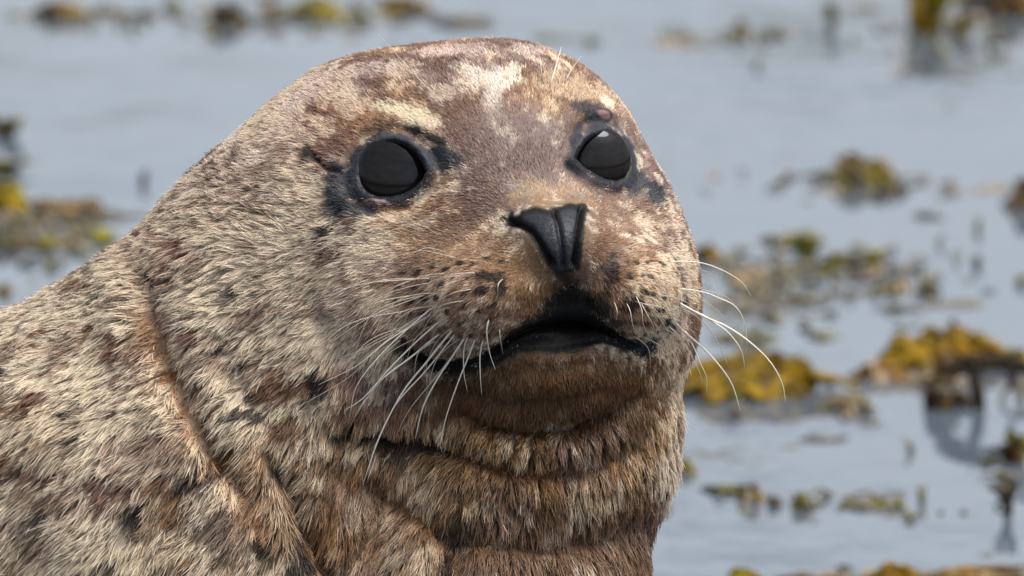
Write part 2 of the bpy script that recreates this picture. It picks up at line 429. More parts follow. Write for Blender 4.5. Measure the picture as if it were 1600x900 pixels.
def coat(P, wob):
    """tip colour and root colour of the hair at points on the smooth surface"""
    xy = P[:, :2]
    n1 = fbm(P, 30, 21, 3); n2 = fbm(P, 17, 31, 2); n3 = fbm(P, 110, 41, 2); n4 = fbm(P, 9, 51, 2); n5 = fbm(P, 60, 45, 2)
    rel = P - np.array([875, 372, 430.0]); rr = np.linalg.norm(rel, axis=1, keepdims=True)
    q = rel / (rr + 1e-6) * 420
    st = noise(q + rr * np.array([0.30, 0.2, 0.24]), 9.0, 77)
    st2 = noise(q + rr * np.array([0.25, 0.15, 0.2]), 4.5, 78)
    body = sstep(620, 380, xy[:, 0])
    low = sstep(560, 680, xy[:, 1])
    long_ = sstep(110, 480, np.hypot(xy[:, 0] - 875, xy[:, 1] - 380))
    st3 = noise(q + rr * np.array([0.22, 0.16, 0.18]), 21.0, 79)
    m = 0.42 * (st3 - 0.5) * long_ + (0.30 + .02 * long_) * n1 + .05 * long_ + 0.24 * n2 + (0.28 * st + 0.06 * st2) * long_ + (0.36 * n4 + .10 * n2) * (1 - long_) + wob * (0.034 - 0.012 * body)
    m = m + 0.30 * (n5 - 0.5)
    bias = np.full(len(P), 0.50) + 0.09 * (1 - body) - 0.11 * body
    for x, y, rx, ry, v in BIAS:
        bias += v * np.exp(-blob(xy, x, y, rx, ry, 0) ** 2)
    warm = mix(np.tile(MAUVE, (len(P), 1)), np.tile(TAN, (len(P), 1)), sstep(0.40, 0.62, n3))
    warm = mix(warm, np.tile(c8(122, 92, 74), (len(P), 1)), 0.75 * body)
    base = mix(warm * 0.92, np.tile(CREAM, (len(P), 1)), (0.80 + .2 * body) * sstep(bias - 0.055 + .02 * body, bias + 0.05 - .015 * body, m))
    base = mix(base, np.tile(BROWN, (len(P), 1)), 0.75 * sstep(bias - 0.08, bias - 0.15, m + (n5 - .5) * .15))
    base = mix(base, np.tile(c8(108, 80, 66), (len(P), 1)), 0.75 * body * sstep(0.53, 0.58, 0.45 * n5 + 0.3 * n1 + 0.25 * st + wob * .03))
    base = mix(base, np.tile(OLIVE, (len(P), 1)), 0.25 * low * sstep(0.35, 0.6, n3))
    ww = (n4 - 0.5) * 1.5 + (n2 - .5) * 1.3 + wob * 0.06
    for x, y, rx, ry, a, col, st_ in PATCHES:
        e = blob(xy, x, y, rx, ry, a) + ww * (1.0 if ry < 25 else .6)
        sharp = 0.22 if ry < 20 else 0.75
        keep_ = 0.0 if ry < 20 else 0.35
        base = mix(base, base * keep_ + np.tile(col, (len(P), 1)) * (1 - keep_), st_ * sstep(1 + sharp, 1 - sharp, e))
    # rusty staining along the wet folds
    for k, st, w in ((0, .75, 22), (1, .55, 26), (4, .4, 20), (3, .3, 14), (2, .3, 10)):
        d, _ = seg_dist(xy, CREASES[k][0])
        base = mix(base, np.tile(RUST * 0.85, (len(P), 1)), st * (0.3 + .7 * sstep(420, 520, xy[:, 1])) * np.exp(-(d / w) ** 2))
    # dark guard hair and spots, shade in folds and nostril slit painted in
    dk = np.zeros(len(P))
    for x, y, rx, ry, a in SPOTS_DARK:
        dk = np.maximum(dk, sstep(1.5, 0.7, blob(xy, x, y, rx, ry, a) + ww * .7))
    speck = sstep(0.61, 0.64, 0.35 * fbm(P, 13, 61, 2) + 0.35 * fbm(P, 36, 66, 2) + .3 * st + wob * .02) * (0.35 + 0.65 * sstep(420, 560, xy[:, 1] + (500 - xy[:, 0]) * .2))
    dk = np.maximum(dk, speck)
    base = mix(base, np.tile(DARK, (len(P), 1)), 0.92 * dk)
    # brown chin and throat with shade painted in, brown hair along the upper lip
    for x, y, rx, ry, col, st_ in ((862, 600, 178, 60, c8(92, 66, 40), .82), (868, 780, 170, 110, c8(112, 88, 56), .2), (866, 470, 70, 34, c8(84, 58, 36), .6), (700, 610, 80, 40, c8(84, 58, 40), .5)):
        base = mix(base, np.tile(col, (len(P), 1)), st_ * sstep(1.35, .65, blob(xy, x, y, rx, ry, 0) + ww * .25))
    # black round mouth, nose and eyes, painted-in shade in nostrils and under the nose
    front = P[:, 2] > 0
    for pts, a, b in ((LIPS, 10, 0), (PHILTRUM, 12, -10), (NOSE, 10, 2), (EYE_L, 24, 11), (EYE_R, 21, 10)):
        e = poly_sd(xy, pts) + wob * (9 if pts is LIPS or pts is PHILTRUM else 4) + (n2 - .5) * (22 if pts is not NOSE else 6)
        base = mix(base, np.tile(BLACK if pts is not EYE_L and pts is not EYE_R else SKIN * 0.8, (len(P), 1)), sstep(a, b, e) * front)
    for pts in (NOSTRIL_L, NOSTRIL_R, SEPTUM):
        base = mix(base, np.tile(BLACK, (len(P), 1)), sstep(11, 6, seg_dist(xy, pts)[0] + wob * 1.5) * front)
    for x, y, rx, ry, a in EYE_PATCH:
        base = mix(base, np.tile(SKIN * 1.15, (len(P), 1)), .93 * sstep(1.2, 0.7, blob(xy, x, y, rx, ry, a) + ww * .4) * front)
    return base, dk

EYE_PATCH = [(686, 253, 42, 19, 4), (700, 246, 30, 12, 0), (540, 298, 20, 42, 10), (565, 330, 40, 12, 10), (925, 182, 34, 13, 24), (990, 285, 20, 26, -20), (1022, 305, 16, 22, -30), (900, 215, 9, 20, 20)]

def bare(P):
    """1 where the skin is naked"""
    xy = P[:, :2]; front = P[:, 2] > 0
    b = np.zeros(len(P))
    for pts, a in ((EYE_L, 9), (EYE_R, 8), (NOSE, -5)):
        b = np.maximum(b, sstep(a + 3, a - 3, poly_sd(xy, pts) + (noise(P, 22, 5) - 0.5) * 14 + (noise(P, 7, 6) - .5) * 6))
    b = np.maximum(b, 0.6 * sstep(5.5, 3, seg_dist(xy, MOUTH)[0]))
    b = np.maximum(b, sstep(1.15, .85, blob(xy, 938, 184, 15, 9, 20)))
    return b * front

# ------------------------------------------------------------------ seal body mesh
body_me = mesh_np('seal', to_world(V), Q)
smooth(body_me)
tipc, dkv = coat(SM, np.zeros(len(SM)))
bv = bare(SM)
skin = mix(tipc * 0.55, np.tile(c8(26, 26, 30), (len(SM), 1)), np.clip(bv * 1.0, 0, 1))
fx = SM[:, :2]
for pts, off, w, col in ((EYE_L, 14, 6, c8(54, 60, 70)), (EYE_R, 12, 6, c8(50, 55, 64))):
    e = poly_sd(fx, pts)
    skin = mix(skin, np.tile(col, (len(SM), 1)), .6 * np.exp(-((e - off) / w) ** 2) * (SM[:, 2] > 0) * (0.4 + 0.6 * noise(SM, 9, 3)))
for pts in (EYE_L, EYE_R):
    skin = mix(skin, np.tile(c8(13, 13, 16), (len(SM), 1)), sstep(10, 4, poly_sd(fx, pts) + 3 * (noise(SM, 8, 12) - .5)) * (SM[:, 2] > 0))
ns = poly_sd(fx, NOSE)
skin = mix(skin, np.tile(c8(12, 12, 13), (len(SM), 1)), sstep(4, -2, poly_sd(fx, LIPS)) * (SM[:, 2] > 0))
skin = mix(skin, np.tile(c8(36, 38, 44), (len(SM), 1)), sstep(0, -6, ns) * (SM[:, 2] > 0))
skin = mix(skin, np.tile(c8(150, 122, 124), (len(SM), 1)), sstep(1.2, .7, blob(fx, 594, 317, 17, 3.5, 4) + (noise(SM, 8, 9) - .5)) * (SM[:, 2] > 0))
skin = mix(skin, np.tile(c8(128, 100, 94), (len(SM), 1)), sstep(1.2, .5, blob(fx, 938, 184, 13, 6, 20)) * (SM[:, 2] > 0))
skin = mix(skin, np.tile(c8(108, 62, 64), (len(SM), 1)), .8 * sstep(1.4, .6, np.minimum(blob(fx, 420, 836, 22, 16, 0), blob(fx, 470, 866, 26, 18, 20)) + (noise(SM, 12, 9) - .5)))
skin = mix(skin, np.tile(c8(58, 64, 72), (len(SM), 1)), .7 * sstep(1.2, .7, blob(fx, 1004, 543, 12, 5, -10)) * (SM[:, 2] > 0))
att = body_me.attributes.new('skin_colour', 'FLOAT_COLOR', 'POINT')
att.data.foreach_set('color', np.concatenate([skin, np.ones((len(skin), 1))], 1).astype(np.float32).ravel())
att = body_me.attributes.new('wet', 'FLOAT', 'POINT')
att.data.foreach_set('value', bv.astype(np.float32))

def node_mat(name):
    m = bpy.data.materials.new(name); m.use_nodes = True
    nt = m.node_tree; nt.nodes.clear()
    out = nt.nodes.new('ShaderNodeOutputMaterial')
    return m, nt, out
def principled(nt, out, **kw):
    b = nt.nodes.new('ShaderNodeBsdfPrincipled')
    for k, v in kw.items():
        b.inputs[k].default_value = v
    nt.links.new(b.outputs[0], out.inputs[0])
    return b

m_skin, nt, out = node_mat('seal_skin')
b = principled(nt, out, Roughness=0.5)
b.inputs['Specular IOR Level'].default_value = 0.32
a = nt.nodes.new('ShaderNodeAttribute'); a.attribute_name = 'skin_colour'
w = nt.nodes.new('ShaderNodeAttribute'); w.attribute_name = 'wet'
mr = nt.nodes.new('ShaderNodeMapRange'); mr.inputs['To Min'].default_value = 0.7; mr.inputs['To Max'].default_value = 0.50
nz = nt.nodes.new('ShaderNodeTexNoise'); nz.inputs['Scale'].default_value = 420; nz.inputs['Detail'].default_value = 3
tc = nt.nodes.new('ShaderNodeTexCoord')
bp = nt.nodes.new('ShaderNodeBump'); bp.inputs['Strength'].default_value = 0.5; bp.inputs['Distance'].default_value = 0.0018
nt.links.new(tc.outputs['Object'], nz.inputs['Vector'])
nt.links.new(nz.outputs[0], bp.inputs['Height']); nt.links.new(bp.outputs[0], b.inputs['Normal'])
nt.links.new(a.outputs['Color'], b.inputs['Base Color'])
nt.links.new(w.outputs['Fac'], mr.inputs['Value']); nt.links.new(mr.outputs[0], b.inputs['Roughness'])
body_me.materials.append(m_skin)
seal = link(bpy.data.objects.new('seal', body_me))
tag(seal, 'mottled brown and cream harbour seal with raised head, large dark eyes and long white whiskers', 'seal')

# ------------------------------------------------------------------ eyes
m_eye, nt, out = node_mat('seal_eye')
b = principled(nt, out, Roughness=0.03, IOR=1.38)
b.inputs['Specular IOR Level'].default_value = 0.46
b.inputs['Specular Tint'].default_value = (0.82, 0.9, 1.0, 1)
b.inputs['Base Color'].default_value = (0.007, 0.0045, 0.0035, 1)

def surface_z(x, y):
    """front height of the smooth head"""
    z0, z1 = -100.0, 420.0
    zs = np.linspace(z1, z0, 261)
    d = sdf(np.stack([np.full_like(zs, x), np.full_like(zs, y), zs], 1))
    i = np.argmax(d < 0)
    return zs[i]
def uv_sphere(rx, ry, rz, nu=48, nv=28):
    vs, fs = [], []
    for j in range(nv + 1):
        th = math.pi * j / nv
        for i in range(nu):
            ph = 2 * math.pi * i / nu
            vs.append((rx * math.sin(th) * math.cos(ph), ry * math.sin(th) * math.sin(ph), rz * math.cos(th)))
    for j in range(nv):
        for i in range(nu):
            k = (i + 1) % nu
            fs.append((j * nu + i, (j + 1) * nu + i, (j + 1) * nu + k, j * nu + k))
    return np.array(vs), np.array(fs)
for (ex, ey), nrm, rad in (((614, 269), (-0.12, -0.10, 1.0), (62, 27)), ((941, 249), (0.28, -0.06, 1.0), (51, 21))):
    nv_ = np.array(nrm) / np.linalg.norm(nrm)
    zc = surface_z(ex, ey)
    c = np.array([ex, ey, zc]) - nv_ * (rad[1] - 1.5)
    vs, fs = uv_sphere(rad[0], rad[0], rad[1])
    bx_ = np.cross(np.array([0, 1.0, 0]), nv_); bx_ /= np.linalg.norm(bx_)
    vs = vs @ np.array([bx_, np.cross(nv_, bx_), nv_])
    me = mesh_np('eye', to_world(vs + c), fs); smooth(me); me.materials.append(m_eye)
    link(bpy.data.objects.new('eye', me), seal)

# ------------------------------------------------------------------ fur
def sample_roots(mask_fn, dens_fn):
    A, B, C, Dq = V[Q[:, 0]], V[Q[:, 1]], V[Q[:, 2]], V[Q[:, 3]]
    SA = SM[Q]
    area = np.linalg.norm(np.cross(SA[:, 2] - SA[:, 0], SA[:, 3] - SA[:, 1]), axis=1) / 2
    cen = SA.mean(1)
    dens = dens_fn(cen)
    n = RNG.poisson(area * dens)
    f = np.repeat(np.arange(len(Q)), n)
    u = RNG.random(len(f))[:, None]; v = RNG.random(len(f))[:, None]
    w = [(1 - u) * (1 - v), u * (1 - v), u * v, (1 - u) * v]
    P = sum(w[k] * V[Q[f, k]] for k in range(4))
    S0 = sum(w[k] * SM[Q[f, k]] for k in range(4))
    Nr = sum(w[k] * VN[Q[f, k]] for k in range(4))
    Nr /= np.linalg.norm(Nr, axis=1, keepdims=True) + 1e-9
    return P, S0, Nr

# vertex normals of the sculpted surface
e1 = V[Q[:, 2]] - V[Q[:, 0]]; e2 = V[Q[:, 3]] - V[Q[:, 1]]
fn = np.cross(e1, e2)
VN = np.zeros_like(V)
for k in range(4):
    for ax in range(3):
        VN[:, ax] += np.bincount(Q[:, k], weights=fn[:, ax], minlength=len(V))
VN /= np.linalg.norm(VN, axis=1, keepdims=True) + 1e-9
if (VN * NRM).sum() < 0:
    VN = -VN

def fur_len(P):
    x, y = P[:, 0], P[:, 1]
    r = np.hypot((x - 875) / 1.0, (y - 380) / 1.0)
    L = 11 + 11 * sstep(110, 420, r) + 6 * sstep(380, 620, r)
    L = L + 7 * sstep(600, 720, y)
    # the crown keeps short hair
    L = L * (1 - 0.35 * sstep(330, 180, y))
    return L
def density(P):
    x, y, z = P.T
    vis = (x > -80) & (y < 960)
    g = sdf_grad(P)
    d = np.where(vis & (g[:, 2] > -0.35), 0.38, 0.03)
    L = fur_len(P)
    d = d * (14.0 / L) ** 0.45 * np.where(vis, 1.2, 1)
    d = np.where((x < -600) | (y > 1350), 0.008, d)
    return d

P, S0, N = sample_roots(None, density)
keep = RNG.random(len(P)) > bare(S0) * 1.3
P, S0, N = P[keep], S0[keep], N[keep]
M = len(P)
print('hairs', M, time.time() - T0)
src = np.array([875, 372, 430.0])
fl = S0 - src
fl = fl / (np.linalg.norm(fl, axis=1, keepdims=True) + 1e-9)
lowf = sstep(480, 640, S0[:, 1]) * sstep(420, 700, S0[:, 0])
fl[:, 1] += 0.9 * lowf + 0.22 * sstep(300, 600, S0[:, 1]) + 0.26 * sstep(620, 420, S0[:, 0]) * sstep(330, 520, S0[:, 1])
fl[:, 0] *= (1 - 0.35 * lowf)
crown = sstep(330, 150, S0[:, 1])
wob = np.stack([noise(S0, 60, 70 + k) - 0.5 for k in range(3)], 1) + 0.6 * np.stack([noise(S0, 22, 80 + k) - 0.5 for k in range(3)], 1)
fl = fl + wob * (0.45 + 0.35 * sstep(500, 300, S0[:, 0]))[:, None]
fl = fl - N * (fl * N).sum(1, keepdims=True)
fl /= np.linalg.norm(fl, axis=1, keepdims=True) + 1e-9
L = fur_len(S0) * RNG.uniform(0.65, 1.2, M)
nearbare = np.minimum.reduce([np.clip(poly_sd(S0[:, :2], p), 0, 60) for p in (EYE_L, EYE_R, NOSE, LIPS)])
L *= 0.35 + 0.65 * sstep(2, 44, nearbare)
L *= 0.8 + 0.45 * noise(S0, 26, 97)
jit = RNG.normal(0, 1, (M, 3)) * 0.13
lift = (0.20 + RNG.random(M) * 0.18) + 0.30 * lowf + 0.22 * sstep(200, 100, S0[:, 1]) + 0.20 * sstep(1010, 1060, S0[:, 0]) + .10 * sstep(400, 250, S0[:, 0]) * sstep(500, 400, S0[:, 1])
# clumps
def clumps(P, cell, seed):
    g = np.floor(P / cell).astype(np.int64)
    best = np.full(len(P), 1e18); bc = np.zeros_like(P)
    for dx in (-1, 0, 1):
        for dy in (-1, 0, 1):
            for dz in (-1, 0, 1):
                h = g + np.array([dx, dy, dz])
                c = (h + np.stack([_h(h[:, 0] + seed * (k + 1), h[:, 1] + 7 * k, h[:, 2]) for k in range(3)], 1)) * cell
                d = ((c - P) ** 2).sum(1)
                m = d < best
                best[m] = d[m]; bc[m] = c[m]
    return bc
longf = sstep(15, 28, fur_len(S0))
cs = clumps(P, 18.0, 3); cf = clumps(P, 8.5, 5)
cen = np.where((longf > 0.35)[:, None], cs, cf)
off = cen - P
off -= N * (off * N).sum(1, keepdims=True)
cst = (0.28 + 0.68 * longf) * (0.6 + 0.5 * noise(S0, 40, 90))
npt = 5
pts = np.empty((M, npt, 3))
for i in range(npt):
    s = i / (npt - 1)
    q = P - N * 1.0 + (fl + jit * s) * (L * s)[:, None] * 0.96 + N * (L * lift * (s - 0.62 * s * s))[:, None]
    q = q + off * (cst * s ** 1.2)[:, None]
    q[:, 1] += 1.5 * s * s * L / 20
    pts[:, i] = q
wobc = RNG.normal(0, 1, M)
# colour is looked up at the clump so that locks differ, partly
tip, dk = coat(S0 + off * 0.35, wobc)
tone = np.exp(RNG.normal(0, 0.20, M))
h = noise(cen, 6.0, 95)
tone *= (0.78 + 0.44 * h) * (1 - 0.1 * longf) + longf * (h - .5) * .35
tip = tip * (1.34 + .08 * longf[:, None]) * tone[:, None]
tip = tip * np.minimum(1.0, 0.90 / tip.max(1, keepdims=True))
odd = RNG.random(M)
dark_h = (odd < 0.05 + 0.07 * longf)
tip[dark_h] = tip[dark_h] * 0.25
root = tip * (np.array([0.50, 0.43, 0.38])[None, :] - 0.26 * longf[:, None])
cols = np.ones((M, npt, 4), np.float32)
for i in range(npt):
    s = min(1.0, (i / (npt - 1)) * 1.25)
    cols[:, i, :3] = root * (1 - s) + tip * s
rad = np.empty((M, npt))
thick = (0.60 + 0.26 * longf) * RNG.uniform(0.7, 1.25, M)
far = (S0[:, 0] < -80) | (S0[:, 1] > 960) | (NRM.shape[0] < 0)
thick = np.where(far, thick * 2.6, thick)
for i, k in enumerate((1.0, 1.0, 0.85, 0.6, 0.12)):
    rad[:, i] = thick * k * S

cu = bpy.data.hair_curves.new('fur')
cu.add_curves([npt] * M)
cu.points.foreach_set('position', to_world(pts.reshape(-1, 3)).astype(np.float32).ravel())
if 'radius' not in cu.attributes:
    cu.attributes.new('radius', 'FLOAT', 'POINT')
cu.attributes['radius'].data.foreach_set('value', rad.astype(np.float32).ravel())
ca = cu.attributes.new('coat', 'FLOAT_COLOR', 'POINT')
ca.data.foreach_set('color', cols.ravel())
m_fur, nt, out = node_mat('seal_fur')
a = nt.nodes.new('ShaderNodeAttribute'); a.attribute_name = 'coat'
pb = nt.nodes.new('ShaderNodeBsdfPrincipled'); pb.inputs['Roughness'].default_value = 0.45
pb.inputs['Specular IOR Level'].default_value = 0.28
tr = nt.nodes.new('ShaderNodeBsdfTranslucent')
mx = nt.nodes.new('ShaderNodeMixShader'); mx.inputs[0].default_value = 0.22
nt.links.new(a.outputs['Color'], pb.inputs['Base Color']); nt.links.new(a.outputs['Color'], tr.inputs['Color'])
nt.links.new(pb.outputs[0], mx.inputs[1]); nt.links.new(tr.outputs[0], mx.inputs[2]); nt.links.new(mx.outputs[0], out.inputs[0])
cu.materials.append(m_fur)
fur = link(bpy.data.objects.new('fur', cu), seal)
fur['kind'] = 'stuff'
print('fur done', time.time() - T0)

# ------------------------------------------------------------------ water
m_water, nt, out = node_mat('water')
b = principled(nt, out, Roughness=0.03, IOR=1.33)
b.inputs['Base Color'].default_value = (0.078, 0.100, 0.128, 1)
tc = nt.nodes.new('ShaderNodeTexCoord')
mp = nt.nodes.new('ShaderNodeMapping'); mp.inputs['Scale'].default_value = (1.0, 0.55, 1.0)
n1_ = nt.nodes.new('ShaderNodeTexNoise'); n1_.inputs['Scale'].default_value = 9; n1_.inputs['Detail'].default_value = 4
n2_ = nt.nodes.new('ShaderNodeTexNoise'); n2_.inputs['Scale'].default_value = 1.3; n2_.inputs['Detail'].default_value = 2
mr = nt.nodes.new('ShaderNodeMapRange'); mr.inputs['From Min'].default_value = .4; mr.inputs['From Max'].default_value = .62
mm = nt.nodes.new('ShaderNodeMath'); mm.operation = 'MULTIPLY'
bp = nt.nodes.new('ShaderNodeBump'); bp.inputs['Strength'].default_value = 0.85; bp.inputs['Distance'].default_value = 0.011
nt.links.new(tc.outputs['Object'], mp.inputs[0])
nt.links.new(mp.outputs[0], n1_.inputs['Vector']); nt.links.new(mp.outputs[0], n2_.inputs['Vector'])
nt.links.new(n2_.outputs[0], mr.inputs[0]); nt.links.new(mr.outputs[0], mm.inputs[0]); nt.links.new(n1_.outputs[0], mm.inputs[1])
nt.links.new(mm.outputs[0], bp.inputs['Height']); nt.links.new(bp.outputs[0], b.inputs['Normal'])
wm = mesh_np('water', [(-1500, -400, 0), (1500, -400, 0), (1500, 2600, 0), (-1500, 2600, 0)], [(0, 1, 2, 3)])
wm.materials.append(m_water)
water = link(bpy.data.objects.new('water', wm))
tag(water, kind='structure')

# ------------------------------------------------------------------ whiskers
m_whisk, nt, out = node_mat('whisker')
b = principled(nt, out, Roughness=0.35)
b.inputs['Base Color'].default_value = (0.74, 0.69, 0.59, 1)
b.inputs['Subsurface Weight'].default_value = 0.0

m_whisk2 = m_whisk.copy(); m_whisk2.name = 'whisker_dull'
m_whisk2.node_tree.nodes['Principled BSDF'].inputs['Base Color'].default_value = (0.52, 0.45, 0.36, 1)

def catmull(pts, n):
    p = np.array(pts, float); p = np.vstack([2 * p[0] - p[1], p, 2 * p[-1] - p[-2]])
    out = []
    m = len(p) - 3
    for i in range(n + 1):
        u = i / n * m; k = min(int(u), m - 1); t = u - k
        a, b_, c, d = p[k:k + 4]
        out.append(0.5 * (2 * b_ + (c - a) * t + (2 * a - 5 * b_ + 4 * c - d) * t * t + (3 * b_ - a - 3 * c + d) * t ** 3))
    return np.array(out)

def tube(path, rads, sides=6, flat=1.0):
    path = np.array(path, float); n = len(path)
    T = np.gradient(path, axis=0); T /= np.linalg.norm(T, axis=1, keepdims=True) + 1e-12
    up = np.array([0.0, 0.0, 1.0]) if abs(T[0][2]) < 0.9 else np.array([0.0, 1.0, 0.0])
    vs = []; nrm = np.cross(T[0], up); nrm /= np.linalg.norm(nrm)
    for i in range(n):
        nrm = nrm - T[i] * (nrm @ T[i]); nrm /= np.linalg.norm(nrm) + 1e-12
        bi = np.cross(T[i], nrm)
        for k in range(sides):
            a = 2 * math.pi * k / sides
            vs.append(path[i] + rads[i] * (math.cos(a) * nrm + math.sin(a) * flat * bi))
    fs = []
    for i in range(n - 1):
        for k in range(sides):
            l = (k + 1) % sides
            fs.append((i * sides + k, i * sides + l, (i + 1) * sides + l, (i + 1) * sides + k))
    vs.append(path[0]); vs.append(path[-1]); a0, a1 = len(vs) - 2, len(vs) - 1
    for k in range(sides):
        l = (k + 1) % sides
        fs.append((a0, l, k, k)); fs.append((a1, (n - 1) * sides + k, (n - 1) * sides + l, (n - 1) * sides + l))
    return vs, fs

def mesh_py(name, vs, fs):
    me = bpy.data.meshes.new(name)
    me.from_pydata([tuple(v) for v in vs], [], [tuple(dict.fromkeys(int(i) for i in f)) for f in fs])
    smooth(me)
    return me

WHISK = [  # (points, thickness)
    # right side, free over the water
    ([(975, 409), (1040, 409), (1090, 410), (1127, 422), (1157, 440), (1173, 462)], 1.2),
    ([(1010, 445), (1090, 455), (1120, 465), (1147, 478), (1162, 503), (1167, 542)], 1.3),
    ([(1000, 455), (1087, 488), (1113, 503), (1137, 520), (1157, 547), (1163, 575)], 1.7),
    ([(1000, 440), (1093, 492), (1130, 508), (1167, 532), (1200, 563), (1220, 597), (1226, 629)], 1.8),
    ([(1003, 455), (1040, 495), (1090, 537), (1120, 567), (1143, 600), (1157, 643)], 1.9),
    ([(1020, 480), (1060, 510), (1080, 537), (1093, 567), (1103, 590), (1103, 615)], 1.4),
    ([(1020, 440), (1060, 450), (1093, 467), (1113, 480), (1133, 497)], 0.9),
    ([(1030, 470), (1070, 485), (1097, 503), (1120, 533), (1140, 577)], 1.0),
    ([(1020, 425), (1060, 416), (1095, 422), (1113, 433), (1123, 453)], 0.7),
    ([(1030, 500), (1060, 525), (1083, 563), (1093, 583), (1098, 600)], 1.1),
    ([(1100, 455), (1147, 478), (1170, 500), (1182, 516)], 0.7),
    ([(1010, 430), (1060, 440), (1095, 452), (1130, 462), (1150, 478)], 0.9),
    ([(987, 453), (1000, 483), (1003, 507), (1020, 537)], 1.0),
    ([(995, 465), (1008, 490), (1018, 508), (1023, 530)], 0.9),
    ([(975, 470), (982, 485), (986, 505), (991, 522)], 0.9),
    ([(957, 470), (962, 485), (961, 500)], 0.8),
    ([(1000, 470), (1030, 500), (1050, 540), (1062, 600), (1066, 640)], 0.8),
    ([(1010, 490), (1030, 520), (1045, 560), (1050, 600)], 0.7),
    ([(960, 395), (1000, 380), (1040, 388), (1070, 400)], 0.6),
    # left side, lying over the cheek and chin
    ([(745, 470), (710, 512), (670, 562), (630, 612), (595, 680), (568, 756)], 2.0),
    ([(738, 488), (705, 530), (665, 580), (620, 630), (590, 690), (576, 730)], 1.4),
    ([(745, 500), (715, 545), (685, 590), (662, 635), (650, 684)], 1.9),
    ([(752, 505), (735, 550), (715, 600), (698, 650), (688, 694)], 1.5),
    ([(745, 501), (728, 535), (725, 558), (726, 585), (731, 611)], 1.1),
    ([(759, 518), (751, 550), (751, 585), (753, 615)], 1.1),
    ([(768, 487), (761, 515), (765, 548), (774, 576)], 1.4),
    ([(780, 507), (782, 528), (786, 552)], 0.9),
    ([(787, 435), (779, 444), (778, 460)], 1.0),
    ([(712, 457), (680, 478), (640, 512), (600, 550), (560, 600), (548, 650)], 1.6),
    ([(722, 478), (690, 500), (650, 535), (610, 575), (570, 620), (540, 640)], 1.7),
    ([(705, 470), (660, 500), (610, 530), (560, 570), (500, 600)], 1.2),
    ([(700, 512), (670, 535), (640, 560), (600, 590), (560, 640)], 1.8),
    ([(690, 525), (655, 548), (620, 575), (590, 600), (556, 650)], 1.5),
    ([(690, 452), (640, 470), (590, 490), (540, 520), (495, 556)], 1.0),
    ([(700, 440), (650, 446), (600, 462), (550, 492), (520, 512)], 0.8),
    ([(720, 428), (670, 430), (620, 448), (575, 470)], 0.7),
    ([(725, 406), (690, 398), (660, 392), (640, 398)], 0.7),
    ([(700, 395), (668, 388), (640, 400), (600, 420)], 0.6),
    ([(685, 478), (640, 505), (590, 545), (545, 590), (440, 650)], 0.9),
    ([(735, 520), (700, 565), (672, 600), (640, 640), (620, 680)], 1.0),
    ([(660, 500), (620, 520), (570, 545), (530, 560)], 0.8),
    # brow hairs
    ([(848, 134), (845, 108), (842, 82)], 0.8),
    ([(858, 140), (868, 106), (877, 74)], 1.1),
    ([(880, 134), (893, 110), (908, 88)], 1.0),
    ([(700, 172), (655, 125), (620, 86), (590, 52)], 0.7),
]
_rw = random.Random(21)
for _r in range(5):                      # finer hairs from the rows of follicles
    for _c in range(5):
        x0 = 760 - 24 * _c - 6 * _r + _rw.uniform(-4, 4); y0 = 425 + 22 * _r + 3 * _c + _rw.uniform(-3, 3)
        ln = _rw.uniform(90, 210) * (0.7 + .12 * _c); a0 = R(_rw.uniform(165, 185) - 9 * _r); a1 = a0 - R(_rw.uniform(22, 50))
        pA = (x0 + ln * .5 * math.cos(a0), y0 + ln * .5 * math.sin(a0)); pB = (pA[0] + ln * .5 * math.cos(a1), pA[1] + ln * .5 * math.sin(a1))
        WHISK.append(([(x0, y0), pA, pB], _rw.uniform(.55, 1.0)))
for _c in range(9):
    x0 = 1000 + _rw.uniform(-20, 40); y0 = 430 + 12 * _c + _rw.uniform(-5, 5)
    ln = _rw.uniform(60, 120); a0 = R(_rw.uniform(-8, 14) + 4 * _c); a1 = a0 + R(_rw.uniform(25, 45))
    pA = (x0 + ln * .5 * math.cos(a0), y0 + ln * .5 * math.sin(a0)); pB = (pA[0] + ln * .5 * math.cos(a1), pA[1] + ln * .5 * math.sin(a1))
    WHISK.append(([(x0, y0), pA, pB], _rw.uniform(.5, .9)))
def surf_z_arr(x, y):
    zs = np.linspace(430, -260, 116)
    P_ = np.stack([np.repeat(x, len(zs)), np.repeat(y, len(zs)), np.tile(zs, len(x))], 1)
    d = sdf(P_).reshape(len(x), -1)
    i = np.argmax(d < 0, axis=1)
    hit = d[np.arange(len(x)), i] < 0
    return np.where(hit, zs[i], np.nan)
for pts2, th in WHISK:
    c2 = catmull(pts2, 16)
    z = surf_z_arr(c2[:, 0], c2[:, 1])
    t = np.linspace(0, 1, len(c2))
    z0 = z[0]
    for i in range(1, len(z)):
        if np.isnan(z[i]): z[i] = z[i - 1] - 4
    lift_ = np.where(t > 0, 6 + 34 * np.sin(np.pi * np.minimum(t * 0.8, 1)), -4)
    z = z + lift_
    z = np.convolve(np.pad(z, 2, mode='edge'), np.ones(5) / 5, 'valid'); z[0] = z0 - 5
    p3 = np.column_stack([c2, z])
    r = th * 1.02 * (1 - 0.75 * t ** 1.6) * S
    vs, fs = tube(to_world(p3), r, 6)
    me = mesh_py('whisker', vs, fs); me.materials.append(m_whisk if th > 1.05 else m_whisk2)
    link(bpy.data.objects.new('whisker', me), seal)

